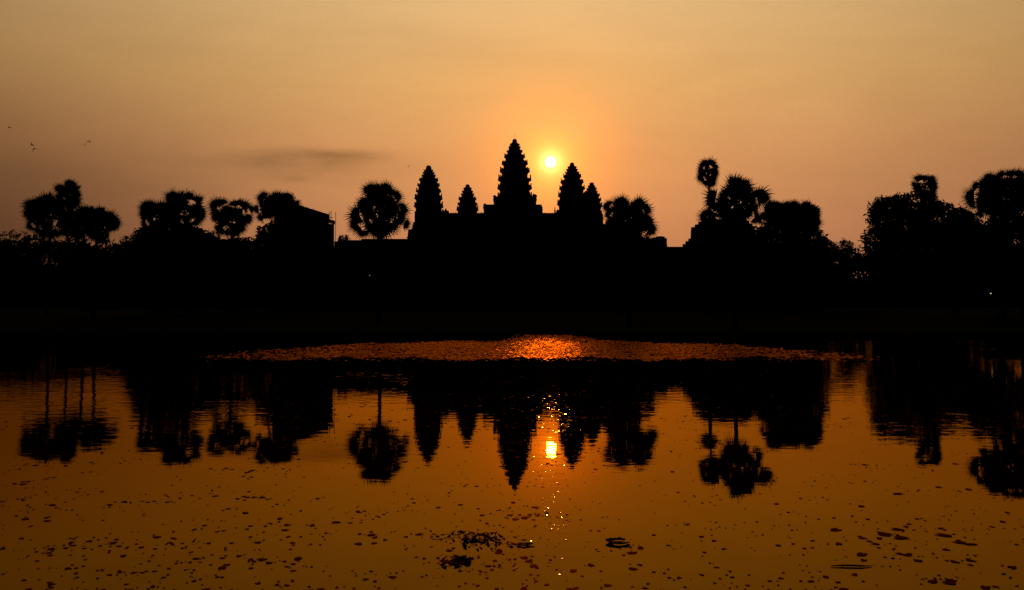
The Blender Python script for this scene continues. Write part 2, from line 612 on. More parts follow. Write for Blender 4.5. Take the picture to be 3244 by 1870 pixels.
P(I2, 1650, 600, 96, 112, 9, 'lone sugar palm with ragged open crown left of the temple towers',
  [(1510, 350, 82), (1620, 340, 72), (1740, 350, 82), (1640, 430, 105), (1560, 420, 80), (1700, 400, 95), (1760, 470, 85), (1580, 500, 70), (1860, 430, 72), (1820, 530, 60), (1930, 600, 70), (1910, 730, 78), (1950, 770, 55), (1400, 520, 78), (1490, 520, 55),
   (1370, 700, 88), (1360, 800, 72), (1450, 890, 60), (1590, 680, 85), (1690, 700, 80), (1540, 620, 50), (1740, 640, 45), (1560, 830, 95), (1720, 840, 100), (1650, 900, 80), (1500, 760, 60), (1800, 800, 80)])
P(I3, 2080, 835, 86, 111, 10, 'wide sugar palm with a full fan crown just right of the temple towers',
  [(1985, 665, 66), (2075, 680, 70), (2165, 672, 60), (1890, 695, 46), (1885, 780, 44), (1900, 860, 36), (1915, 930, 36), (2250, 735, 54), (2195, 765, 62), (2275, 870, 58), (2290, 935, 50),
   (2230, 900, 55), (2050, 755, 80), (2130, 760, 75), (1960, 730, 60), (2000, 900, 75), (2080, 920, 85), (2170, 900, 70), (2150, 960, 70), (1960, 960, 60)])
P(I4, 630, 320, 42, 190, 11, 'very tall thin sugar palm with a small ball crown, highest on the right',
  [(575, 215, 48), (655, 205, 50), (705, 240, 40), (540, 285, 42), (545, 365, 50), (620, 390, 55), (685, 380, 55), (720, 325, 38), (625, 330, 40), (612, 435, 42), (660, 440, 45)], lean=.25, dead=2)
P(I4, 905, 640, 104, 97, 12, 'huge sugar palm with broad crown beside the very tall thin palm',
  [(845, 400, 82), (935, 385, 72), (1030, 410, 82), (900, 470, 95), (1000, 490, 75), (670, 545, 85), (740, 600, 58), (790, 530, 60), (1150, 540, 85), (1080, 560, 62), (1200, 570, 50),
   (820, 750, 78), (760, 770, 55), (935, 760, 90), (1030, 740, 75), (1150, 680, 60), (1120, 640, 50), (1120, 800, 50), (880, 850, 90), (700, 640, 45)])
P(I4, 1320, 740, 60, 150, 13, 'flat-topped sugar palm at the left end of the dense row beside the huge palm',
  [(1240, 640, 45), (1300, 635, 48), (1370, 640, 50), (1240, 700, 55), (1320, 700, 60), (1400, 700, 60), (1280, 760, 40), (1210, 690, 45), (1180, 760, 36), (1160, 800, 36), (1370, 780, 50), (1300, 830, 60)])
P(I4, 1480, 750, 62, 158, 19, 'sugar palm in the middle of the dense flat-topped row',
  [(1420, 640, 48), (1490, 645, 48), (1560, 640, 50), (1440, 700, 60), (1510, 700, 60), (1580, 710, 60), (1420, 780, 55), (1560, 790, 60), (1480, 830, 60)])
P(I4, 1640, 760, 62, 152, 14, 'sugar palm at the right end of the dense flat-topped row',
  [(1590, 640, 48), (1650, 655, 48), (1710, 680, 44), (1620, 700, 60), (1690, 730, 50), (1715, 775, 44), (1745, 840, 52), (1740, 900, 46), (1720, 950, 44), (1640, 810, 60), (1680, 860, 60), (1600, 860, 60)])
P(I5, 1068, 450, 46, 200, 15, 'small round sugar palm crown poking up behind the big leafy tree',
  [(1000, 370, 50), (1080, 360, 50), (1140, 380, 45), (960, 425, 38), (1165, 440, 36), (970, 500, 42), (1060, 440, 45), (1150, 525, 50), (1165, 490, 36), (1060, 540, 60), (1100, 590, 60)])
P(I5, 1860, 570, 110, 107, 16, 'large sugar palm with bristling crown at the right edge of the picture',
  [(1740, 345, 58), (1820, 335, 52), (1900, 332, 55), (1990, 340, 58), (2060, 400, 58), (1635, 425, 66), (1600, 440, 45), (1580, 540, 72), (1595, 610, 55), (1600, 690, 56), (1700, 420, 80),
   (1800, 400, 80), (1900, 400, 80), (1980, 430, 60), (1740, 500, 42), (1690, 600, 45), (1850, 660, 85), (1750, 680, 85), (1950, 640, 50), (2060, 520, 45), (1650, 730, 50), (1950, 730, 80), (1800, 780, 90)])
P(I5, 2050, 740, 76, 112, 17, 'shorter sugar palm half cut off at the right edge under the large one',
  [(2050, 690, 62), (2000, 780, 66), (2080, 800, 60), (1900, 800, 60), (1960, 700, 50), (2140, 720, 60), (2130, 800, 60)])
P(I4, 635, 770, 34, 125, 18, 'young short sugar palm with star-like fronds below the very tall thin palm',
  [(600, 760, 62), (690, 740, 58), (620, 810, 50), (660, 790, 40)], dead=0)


# ------------------------------------------------------------------ broadleaf trees
def leafcloud(mb, lobes, n, size, rr):
    """many small leaf clumps through the volume of the lobes; each lobe (x,y,z,rx,ry,rz)"""
    tot = sum(l[3] * l[5] for l in lobes)
    for l in lobes:
        k = int(n * l[3] * l[5] / tot)
        ncl = max(8, k // 14)
        for _ in range(ncl):
            while True:
                a, b, c = rr.uniform(-1, 1), rr.uniform(-1, 1), rr.uniform(-1, 1)
                q_ = a * a + b * b + c * c
                if q_ < 1:
                    break
            # push towards the outside
            s_ = (q_ ** .5) ** .35 / max(q_ ** .5, .01)
            s_ *= rr.uniform(.86, 1.08)
            cx, cy, cz = l[0] + a * s_ * l[3], l[1] + b * s_ * l[4], l[2] + c * s_ * l[5]
            cr_ = size * rr.uniform(1.0, 2.6)
            for _ in range(14):
                x = cx + rr.gauss(0, .5) * cr_
                y = cy + rr.gauss(0, .5) * cr_
                z = cz + rr.gauss(0, .38) * cr_
                u = Vector((rr.gauss(0, 1), rr.gauss(0, 1), rr.gauss(0, .7))).normalized()
                v = u.cross(Vector((rr.gauss(0, 1), rr.gauss(0, 1), rr.gauss(0, 1)))).normalized()
                a1 = size * rr.uniform(.5, 1.1)
                b1 = a1 * rr.uniform(.3, .55)
                p = Vector((x, y, z))
                mb.add([p - u * a1, p + v * b1, p + u * a1, p - v * b1], [(0, 1, 2, 3)])


def tree(px, D, lobes, label, seed, n=5000, size=.45, group=None, name='leafy_tree', trunk_r=.45, cat='tree'):
    """lobes given as (px, py, rx_px, ry_px)"""
    rr = random.Random(seed)
    x0 = X_(px, D)
    z0 = gz(x0, D) - .15
    root = empty(name, (x0, D, z0), label, cat, group)
    L = []
    k = D / F
    for (a, b, rx, ry) in lobes:
        c = at(a, b, D)
        L.append((c.x - x0, rr.uniform(-.15, .15) * rx * k, c.z - z0, rx * k, min(rx, ry * 1.1) * k * .95, ry * k))
    cm = MB()
    leafcloud(cm, L, n, size, rr)
    t = MB()
    zt = min(l[2] - l[5] * .5 for l in L)
    zt = max(1.5, zt)
    zmid = max(zt, sum(l[2] for l in L) / len(L) * .6)
    t.tube([(0, 0, 0), (.1, 0, zmid * .35), (-.05, .1, zmid * .7), (0, 0, zmid)], [trunk_r * 1.4, trunk_r, trunk_r * .85, trunk_r * .65], n=9)
    for l in L:
        for j in range(3):
            e = Vector((l[0] + rr.uniform(-.5, .5) * l[3], l[1] + rr.uniform(-.5, .5) * l[4], l[2] + rr.uniform(0, .6) * l[5]))
            b0 = Vector((0, 0, zmid * rr.uniform(.6, 1.0)))
            mid = b0.lerp(e, .5) + Vector((0, 0, .08 * e.length))
            t.tube([b0, mid, e], [trunk_r * .4, trunk_r * .25, .05], n=5)
    t.build('trunk', M_wood, root)
    cm.build('crown', M_leaf, root)
    return root


# big tree and neighbours on the right
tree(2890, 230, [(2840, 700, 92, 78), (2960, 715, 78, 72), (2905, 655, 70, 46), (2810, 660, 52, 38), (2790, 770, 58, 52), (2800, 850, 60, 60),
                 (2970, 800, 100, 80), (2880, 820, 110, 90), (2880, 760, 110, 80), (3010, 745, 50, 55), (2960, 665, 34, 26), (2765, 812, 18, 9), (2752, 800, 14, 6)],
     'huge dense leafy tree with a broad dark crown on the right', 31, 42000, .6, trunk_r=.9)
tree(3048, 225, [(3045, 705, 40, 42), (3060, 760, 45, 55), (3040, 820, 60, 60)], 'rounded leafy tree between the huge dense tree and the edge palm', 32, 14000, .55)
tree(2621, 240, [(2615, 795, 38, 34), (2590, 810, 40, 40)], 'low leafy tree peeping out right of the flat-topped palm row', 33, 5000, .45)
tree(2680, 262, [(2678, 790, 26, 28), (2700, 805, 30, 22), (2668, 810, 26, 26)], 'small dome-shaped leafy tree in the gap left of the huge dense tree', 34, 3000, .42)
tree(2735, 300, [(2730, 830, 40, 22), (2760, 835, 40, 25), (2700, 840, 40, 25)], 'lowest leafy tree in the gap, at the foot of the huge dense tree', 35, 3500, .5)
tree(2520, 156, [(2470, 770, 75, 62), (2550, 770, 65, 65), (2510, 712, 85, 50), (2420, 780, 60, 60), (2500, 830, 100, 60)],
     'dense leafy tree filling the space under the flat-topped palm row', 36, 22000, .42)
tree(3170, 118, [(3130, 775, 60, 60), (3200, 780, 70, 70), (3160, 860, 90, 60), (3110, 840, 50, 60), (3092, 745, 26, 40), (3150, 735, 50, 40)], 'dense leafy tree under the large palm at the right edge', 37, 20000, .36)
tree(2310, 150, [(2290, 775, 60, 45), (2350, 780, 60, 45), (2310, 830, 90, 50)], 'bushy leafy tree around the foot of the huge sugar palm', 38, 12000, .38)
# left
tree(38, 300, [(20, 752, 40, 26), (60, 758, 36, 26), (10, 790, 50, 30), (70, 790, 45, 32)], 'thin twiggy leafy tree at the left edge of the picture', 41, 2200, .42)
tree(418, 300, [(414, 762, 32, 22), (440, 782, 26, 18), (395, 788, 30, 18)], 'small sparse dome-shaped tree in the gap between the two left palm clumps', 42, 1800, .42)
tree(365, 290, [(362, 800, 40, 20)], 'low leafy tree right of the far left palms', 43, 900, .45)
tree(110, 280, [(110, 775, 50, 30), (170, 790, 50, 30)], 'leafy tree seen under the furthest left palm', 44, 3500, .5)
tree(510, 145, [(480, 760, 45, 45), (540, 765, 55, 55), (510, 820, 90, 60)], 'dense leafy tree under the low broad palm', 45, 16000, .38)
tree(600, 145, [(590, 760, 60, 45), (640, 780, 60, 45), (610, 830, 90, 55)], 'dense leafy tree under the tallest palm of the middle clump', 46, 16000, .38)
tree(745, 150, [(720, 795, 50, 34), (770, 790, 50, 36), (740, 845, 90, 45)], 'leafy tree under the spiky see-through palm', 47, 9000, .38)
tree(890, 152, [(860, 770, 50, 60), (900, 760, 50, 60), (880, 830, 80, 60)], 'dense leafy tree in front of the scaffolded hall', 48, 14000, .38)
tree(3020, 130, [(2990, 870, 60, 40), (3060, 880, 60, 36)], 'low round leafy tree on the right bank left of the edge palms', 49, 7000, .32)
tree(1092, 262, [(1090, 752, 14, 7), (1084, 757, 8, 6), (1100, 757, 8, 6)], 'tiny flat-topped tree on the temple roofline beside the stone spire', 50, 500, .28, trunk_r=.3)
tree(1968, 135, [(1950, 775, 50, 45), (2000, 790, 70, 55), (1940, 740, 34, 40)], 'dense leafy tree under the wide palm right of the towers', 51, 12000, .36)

# the far-off wood that closes the horizon on either side
rr = random.Random(90)
wm = MB()
for i in range(150):
    D = rr.uniform(385, 440)
    px = rr.choice([rr.uniform(-500, 1000), rr.uniform(2550, 3800)])
    x = X_(px, D)
    zt = Z_(764 if px < 1600 else 812, D) + rr.uniform(-5, 1.5)
    r = rr.uniform(7, 11)
    leafcloud(wm, [(x, D, zt - r * .55, r, 5, r * .55), (x, D, zt - r * 1.5, r * 1.1, 5, r * .9), (x, D - 3, zt * .25, r * 1.1, 4, zt * .3)], 1500, 1.35, rr)
for i in range(190):
    D = rr.uniform(366, 384)
    px = rr.choice([rr.uniform(-500, 1000), rr.uniform(2550, 3800)])
    leafcloud(wm, [(X_(px, D), D, rr.uniform(2, 15), 7, 2, 6)], 800, 1.5, rr)
tag(wm.build('distant_wood', M_leaf), 'far-off dark wood along the horizon beyond the lawn', 'wood', kind='stuff')

# ------------------------------------------------------------------ temple
PLAN8 = [(1, .30), (.88, .30), (.88, .52), (.74, .52), (.74, .66), (.66, .66), (.66, .74), (.52, .74), (.52, .88), (.30, .88), (.30, 1)]


def redent():
    p = []
    for k in range(4):
        c_, s_ = [(1, 0), (0, 1), (-1, 0), (0, -1)][k]
        for (x, y) in PLAN8:
            p.append((x * c_ - y * s_, x * s_ + y * c_))
    return p


PLAN = redent()


def antefix(mb, x, y, z, wd, h, ang, rr):
    """small upright leaf-shaped stone facing outward"""
    t = wd * .35
    prof = [(-.5, 0), (.5, 0), (.55, .35), (.3, .7), (rr.uniform(-.1, .1), 1), (-.3, .7), (-.55, .35)]
    n = len(prof)
    vs_ = []
    for s_ in (-1, 1):
        for (a, b) in prof:
            lx = a * wd
            vs_.append((x + lx * -sin(ang) + s_ * t * .5 * cos(ang), y + lx * cos(ang) + s_ * t * .5 * sin(ang), z + b * h))
    fs = [tuple(range(n - 1, -1, -1)), tuple(range(n, 2 * n))] + [(i, (i + 1) % n, n + (i + 1) % n, n + i) for i in range(n)]
    mb.add(vs_, fs)


def tower(root, cx_px, D, tiers, cap, base_py, seed, zbase, name='tower'):
    rr = random.Random(seed)
    k = D / F
    c = Vector((X_(cx_px, D), D))
    mb = MB()
    for (y0, y1, hw) in tiers:
        hw = hw * rr.uniform(1.0, 1.05)
        zt, zb = Z_(y0, D), Z_(y1, D)
        h = zt - zb
        wd = hw * k
        cc = (c.x + rr.uniform(-.06, .06), D)
        mb.prism(PLAN, zb - .3, zb + h * .48, wd * .84, wd * .88, cc)
        mb.prism(PLAN, zb + h * .48, zb + h * .60, wd * .88, wd * 1.0, cc)
        mb.prism(PLAN, zb + h * .60, zb + h * .76, wd * 1.0, wd * .99, cc)
        mb.prism(PLAN, zb + h * .76, zb + h * 1.02, wd * .80, wd * .74, cc)
        zt2 = zb + h * .76
        for q4 in range(4):
            for (a, b) in ((.97, 0), (.96, .2), (.96, -.2), (.85, .44), (.85, -.44), (.71, .60), (.60, .71)):
                if rr.random() < .10:
                    continue
                c_, s_ = [(1, 0), (0, 1), (-1, 0), (0, -1)][q4]
                x, y = a * c_ - b * s_, a * s_ + b * c_
                big = 1.35 if b == 0 else 1.0
                antefix(mb, cc[0] + x * wd * .97, cc[1] + y * wd * .97, zt2, wd * .16 * big, h * rr.uniform(.22, .42) * big, math.atan2(y, x), rr)
    # shaft under the tiers
    y1, hw = tiers[-1][1], tiers[-1][2]
    mb.prism(PLAN, zbase, Z_(y1, D) + .2, hw * k * 1.0, hw * k * .97, (c.x, D))
    o = mb.build(name, M_stone, root)
    # lotus finial
    fm = MB()
    n = 14
    ring = [(cos(2 * pi * i / n), sin(2 * pi * i / n)) for i in range(n)]
    for i in range(len(cap) - 1):
        (ya, wa), (yb, wb) = cap[i], cap[i + 1]
        fm.prism(ring, Z_(yb, D), Z_(ya, D), wb * k, wa * k, (c.x, D))
    f = fm.build('finial', M_stone, root)
    f.parent = o
    return o


def zc(v):              # crop-3 coordinates to photograph pixels
    return v * .3563


def T(lst): return [(400 + zc(a), 400 + zc(b), zc(h)) for a, b, h in lst]


def C(lst): return [(400 + zc(a), zc(h)) for a, h in lst]


temple = empty('stone_temple', (0, 322, gz(0, 322)), 'great stone temple with five lotus-bud towers rising from stepped terraces', 'temple')
temple.location = (0, 0, 0)
ZB = 2.0
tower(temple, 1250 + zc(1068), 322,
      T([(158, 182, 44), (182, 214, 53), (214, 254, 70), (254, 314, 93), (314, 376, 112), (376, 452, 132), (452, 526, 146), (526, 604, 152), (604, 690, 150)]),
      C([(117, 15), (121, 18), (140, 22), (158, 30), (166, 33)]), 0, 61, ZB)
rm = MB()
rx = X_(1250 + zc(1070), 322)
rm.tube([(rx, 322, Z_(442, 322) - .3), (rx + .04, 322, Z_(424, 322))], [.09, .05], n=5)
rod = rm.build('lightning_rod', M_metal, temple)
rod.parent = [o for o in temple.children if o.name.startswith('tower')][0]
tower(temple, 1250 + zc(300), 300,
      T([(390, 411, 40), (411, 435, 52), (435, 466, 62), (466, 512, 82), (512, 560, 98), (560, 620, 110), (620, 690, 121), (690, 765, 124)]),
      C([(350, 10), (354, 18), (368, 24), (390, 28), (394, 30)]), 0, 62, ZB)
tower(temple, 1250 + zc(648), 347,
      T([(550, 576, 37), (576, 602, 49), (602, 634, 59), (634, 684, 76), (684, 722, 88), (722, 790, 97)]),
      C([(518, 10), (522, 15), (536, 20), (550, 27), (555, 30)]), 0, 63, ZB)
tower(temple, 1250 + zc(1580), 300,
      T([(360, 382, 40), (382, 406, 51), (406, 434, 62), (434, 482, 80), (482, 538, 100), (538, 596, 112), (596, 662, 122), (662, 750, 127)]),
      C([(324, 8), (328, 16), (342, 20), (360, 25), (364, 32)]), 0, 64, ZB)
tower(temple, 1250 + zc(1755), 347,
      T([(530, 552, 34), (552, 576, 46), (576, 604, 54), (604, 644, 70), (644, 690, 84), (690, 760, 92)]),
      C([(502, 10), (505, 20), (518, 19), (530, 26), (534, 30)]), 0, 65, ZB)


def gallery(mb, rb, px0, px1, pyt, D, depth, wall_h, seed, zfoot, merlon=True):
    """long wall with window bays and a corbelled roof with a crest"""
    rr = random.Random(seed)
    x0, x1 = X_(px0, D), X_(px1, D)
    zt = Z_(pyt, D + depth / 2)
    ze = zt - depth * .42
    mb.box(x0, x1, D + .25, D + depth, zfoot, ze)
    mb.box(x0 - .2, x1 + .2, D - .15, D + depth + .3, ze, ze + .35)
    rb.roof(x0 + .05, x1 - .05, D + .1, D + depth - .05, ze + .35, zt)
    n = max(2, int((x1 - x0) / 2.6))
    for i in range(n + 1):
        x = x0 + .25 + (x1 - x0 - .5) * i / n
        mb.box(x - .22, x + .22, D - .02, D + .25, ze - wall_h, ze)
    mb.box(x0 - .4, x1 + .4, D - .8, D + .25, zfoot, ze - wall_h)
    if merlon:
        k = int((x1 - x0) / .9)
        for i in range(k):
            if rr.random() < .3:
                continue
            x = x0 + .5 + i * .9
            antefix(rb, x, D + depth / 2, zt - .1, .35, rr.uniform(.22, .45), pi / 2, rr)


gm, rf = MB(), MB()
gallery(gm, rf, 1338, 1905, 675, 296, 6, 3.2, 1, ZB)        # upper gallery front
gm.build('upper_gallery', M_stone, temple)
rf.build('gallery_roof', M_roofst, temple)
gm, rf = MB(), MB()
gallery(gm, rf, 1400, 1912, 676, 350, 6, 3.2, 2, ZB)        # upper gallery rear
gm.build('upper_gallery', M_stone, temple)
rf.build('gallery_roof', M_roofst, temple)
# axial porches of the central tower
pm = MB()


def block(mb, px0, px1, pyt, D0, D1, zb=ZB, ledge=True):
    x0, x1, zt = X_(px0, D0), X_(px1, D0), Z_(pyt, D0)
    mb.box(x0, x1, D0, D1, zb, zt)
    if ledge:
        mb.box(x0 - .25, x1 + .25, D0 - .25, D1 + .25, zt - 1.3, zt - .75)
        mb.box(x0 - .18, x1 + .18, D0 - .18, D1 + .18, zt - .35, zt - .05)


block(pm, 1532, 1715, 648, 318, 326)
block(pm, 1564, 1699, 623, 317, 327)
block(pm, 1702, 1718, 657, 316, 322)
for (px, py, wd, h) in ((1567, 623, 1.2, .7), (1694, 623, 1.7, 1.1), (1536, 648, 1.0, .5), (1713, 657, 1.3, .8), (1690, 620, .8, .9)):
    a = at(px, py, 318)
    antefix(pm, a.x, 318, a.z - .1, wd, h, pi / 2, rnd)
    pm.box(a.x - wd * .45, a.x + wd * .45, 318.3, 319.6, a.z - .1, a.z + h * .45)
pm.build('porch', M_stone, temple)
# small roof lumps and pinnacles along the upper gallery
for (px, py0, py1, wp) in ((1403, 663, 676, 5), (1412, 661, 676, 5.5), (1419, 667, 676, 4), (1758, 655, 678, 2.6), (1766, 664, 676, 5), (1772, 664, 676, 4)):
    a, k = at(px, py0, 299), 299 / F
    pn = MB()
    zb_ = Z_(py1, 299)
    pn.prism(PLAN, zb_ - .6, zb_ + (a.z - zb_) * .5, wp * k, wp * k * .92, (a.x, 299))
    pn.prism(PLAN, zb_ + (a.z - zb_) * .5, a.z, wp * k * .8, wp * k * .25, (a.x, 299))
    pn.build('pinnacle', M_stone, temple)
# stepped bases
tm = MB()
for (p0, p1, yt, D0, D1) in ((1322, 1908, 700, 290, 356), (1313, 1914, 712, 288, 358), (1304, 1925, 724, 286, 360)):
    block(tm, p0, p1, yt, D0, D1)
for (p0, p1, yt) in ((1309, 1330, 704), (1315, 1332, 690), (1306, 1322, 716)):
    block(tm, p0, p1, yt, 292, 300)
tm.build('terrace', M_stone, temple)
s2, r2 = MB(), MB()
gallery(s2, r2, 1290, 1990, 727, 262, 7, 3.4, 3, ZB)
s2.build('second_gallery', M_stone, temple)
r2.build('second_roof', M_roofst, temple)
s3, r3 = MB(), MB()
gallery(s3, r3, 1140, 2076, 757, 236, 7, 3.4, 4, ZB, merlon=False)
s3.build('middle_gallery', M_stone, temple)
r3.build('middle_roof', M_roofst, temple)
# broken corner pavilion on the right, small spire on the left
cp = MB()
block(cp, 2070, 2102, 752, 234, 246, ledge=False)
block(cp, 2080, 2108, 757, 233, 247, ledge=False)
block(cp, 2075, 2104, 763, 232.5, 248, ledge=False)
block(cp, 2075, 2110, 769, 232, 249, ledge=False)
for (px, py, wd) in ((2091, 751, .9), (2098, 752, 1.0), (2106, 757, .8), (2084, 752, 1.0), (2109, 776, .5)):
    a = at(px, py, 236)
    cp.box(a.x - wd / 2, a.x + wd / 2, 235, 236.5, a.z - 1.6, a.z + .15)
cp.build('corner_pavilion', M_stone, temple)
sp = MB()
a, k = at(1076, 748, 245), 245 / F
for i, (y0, y1, w0, w1) in enumerate(((748, 752, 1.2, 3), (752, 757, 3.4, 4.4), (757, 762, 4.8, 5.6), (762, 769, 6, 7))):
    sp.prism(PLAN, Z_(y1, 245), Z_(y0, 245), w1 * k, w0 * k, (a.x, 245))
sp.prism(PLAN, ZB, Z_(769, 245), 8 * k, 8 * k, (a.x, 245))
block(sp, 1083, 1145, 761, 238, 250, ledge=False)
block(sp, 1058, 1150, 765, 237, 251, ledge=False)
sp.build('small_spire', M_stone, temple)

# outer gallery, a building of its own in front of the terraces
og = empty('outer_gallery', (0, 0, 0), 'long low stone gallery with a straight roofline stretching below the temple', 'gallery')
a1, b1 = MB(), MB()
gallery(a1, b1, 1010, 2600, 782, 198, 7.5, 4.0, 5, 1.6, merlon=False)
a1.build('wall', M_stone, og)
b1.build('roof', M_roofst, og)
og2 = empty('side_gallery', (0, 0, 0), 'lower stone gallery with a flat roofline seen behind the left palms', 'gallery')
a1, b1 = MB(), MB()
gallery(a1, b1, 250, 1003, 799, 240, 7.5, 4.0, 6, 1.6, merlon=False)
a1.build('wall', M_stone, og2)
b1.build('roof', M_roofst, og2)

# ruined entrance pavilion
ep = empty('stone_pavilion', (0, 0, 0), 'ruined stepped stone pavilion half hidden behind the huge palm on the right', 'pavilion')
e1 = MB()
D = 193
for (p0, p1, yt) in ((2180, 2420, 773), (2188, 2412, 764), (2196, 2404, 756), (2203, 2397, 748), (2204, 2396, 720), (2212, 2388, 712), (2222, 2378, 703), (2234, 2366, 696)):
    i = (2300 - (p0 + p1) / 2)
    block(e1, p0, p1, yt, D - (p1 - p0) * .02, D + 8 + (p1 - p0) * .02, 1.6, ledge=(yt > 715))
for (px, py) in ((2207, 719), (2184, 771), (2192, 762), (2216, 711), (2225, 702)):
    a = at(px, py, D)
    antefix(e1, a.x, D - 1, a.z - .1, .7, .6, pi / 2, rnd)
e1.build('wall', M_stone, ep)

# ------------------------------------------------------------------ scaffolded hall
D = 165
hall = empty('roofed_hall', (0, 0, 0), 'tall dark hall with a sloping roof and scaffold at its right corner', 'building')
h = MB()
xa, xb = X_(874, D), X_(1039, D)
zg = gz(xb, D)
h.box(xa, X_(1057.5, D), D, D + 14, zg - .2, Z_(710, D))
h.box(xa + .3, xb, D + .3, D + 13.5, Z_(710, D), Z_(692, D))
h.build('wall', M_roofst, hall)
r = MB()
xr, zr = X_(905, D), Z_(641, D)
pts = [(X_(868, D), Z_(655, D)), (xr, zr), (X_(1043, D), Z_(681, D)), (X_(1039, D), Z_(683.5, D)), (xb, Z_(697, D)), (xa, Z_(697, D)), (xa, Z_(658, D))]
n = len(pts)
vs_ = [(x, D - .5, z) for x, z in pts] + [(x, D + 14.5, z) for x, z in pts]
r.add(vs_, [tuple(range(n)), tuple(range(2 * n - 1, n - 1, -1))] + [(i, n + i, n + (i + 1) % n, (i + 1) % n) for i in range(n)])
r.build('roof', M_roofm, hall)
# weeds on the roof edge
rr = random.Random(5)
for (pa, pb, cnt_) in ((936, 957, 12), (957, 979, 26), (984, 996, 8)):
    wd_ = MB()
    a = at((pa + pb) / 2, 641 + ((pa + pb) / 2 - 905) * .29 + 1.5, D)
    wd_.box(a.x - .5, a.x + .5, D - .1, D + .3, a.z - .1, a.z + .06)
    for i in range(cnt_):
        px = rr.uniform(pa, pb)
        a = at(px, 641 + (px - 905) * .29 + 1.2, D)
        wd_.tube([a, a + Vector((rr.uniform(-.2, .2), 0, rr.uniform(.1, .45)))], [.035, .015], n=3)
    wd_.build('roof_weeds', M_palm, hall)
dr = MB()
dr.box(X_(985, D), X_(1005, D), D - .12, D + .02, zg, zg + 3.2)
dr.build('door', M_wood, hall)

scf = empty('scaffold', (0, 0, 0), 'thin pole scaffold with a plank deck against the right corner of the hall', 'scaffold')
for (px, pt) in ((1040, 672), (1045.5, 669), (1058.2, 672.5)):
    for dy in (-.9, 5):
        pmb = MB()
        xx = X_(px, D) + (.25 if px > 1050 else .12)
        pmb.tube([(xx, D + dy, zg), (xx, D + dy, Z_(pt, D + dy))], .055, n=6)
        pmb.build('pole', M_metal, scf)
dk = MB()
x0, x1 = X_(1038, D), X_(1060.5, D)
z0_, z1_ = Z_(696, D), Z_(701.5, D)
dk.add([(x0, D - 1.0, z0_), (x1, D - 1.0, z1_), (x1, D + 5.2, z1_), (x0, D + 5.2, z0_), (x0, D - 1.0, z0_ - .14), (x1, D - 1.0, z1_ - .14), (x1, D + 5.2, z1_ - .14), (x0, D + 5.2, z0_ - .14)],
       [(0, 1, 2, 3), (7, 6, 5, 4), (0, 4, 5, 1), (1, 5, 6, 2), (2, 6, 7, 3), (3, 7, 4, 0)])
dk.build('deck', M_plank, scf)
rl = MB()
rl.tube([(x0 + .1, D - .9, Z_(691, D)), (X_(1055, D), D - .9, Z_(690.5, D))], .05, n=5)
rl.build('rail', M_metal, scf)

# ------------------------------------------------------------------ lamps far off on the bank


def lamp(px, py, D, col, strength, rad, label):
    a = at(px, py, D)
    z0 = gz(a.x, D)
    root = empty('lamp_post', (a.x, D, z0), label, 'lamp', 'tiny lights on the far bank')
    p = MB()
    hh = a.z - z0
    p.tube([(0, .12, 0), (0, .12, hh + .15), (0, 0, hh + .2)], [.06, .04, .03], n=6)
    p.build('pole', M_metal, root)
    c = MB()
    c.box(-rad * 1.2, rad * 1.2, -rad * .6, rad * .8, hh + rad * .5, hh + rad * .9)
    c.build('lamp_hood', M_metal, root)
    l = MB()
    l.prism([(cos(2 * pi * i / 8) * 1.0, sin(2 * pi * i / 8) * .6) for i in range(8)], hh - rad * .45, hh + rad * .45, rad * .85, rad, (0, 0))
    mt = bpy.data.materials.new('lamp_glow')
    mt.use_nodes = True
    b = mt.node_tree.nodes['Principled BSDF']
    b.inputs['Base Color'].default_value = (*col, 1)
    b.inputs['Emission Color'].default_value = (*col, 1)
    b.inputs['Emission Strength'].default_value = strength
    l.build('bulb', mt, root)


lamp(3139, 930, 108, (1, .75, .28), .8, .11, 'small yellow lamp glowing on the dark bank at far right')
lamp(1171, 873, 130, (.8, .75, .62), .22, .10, 'faint white lamp on the dark bank left of centre, below the lone palm')

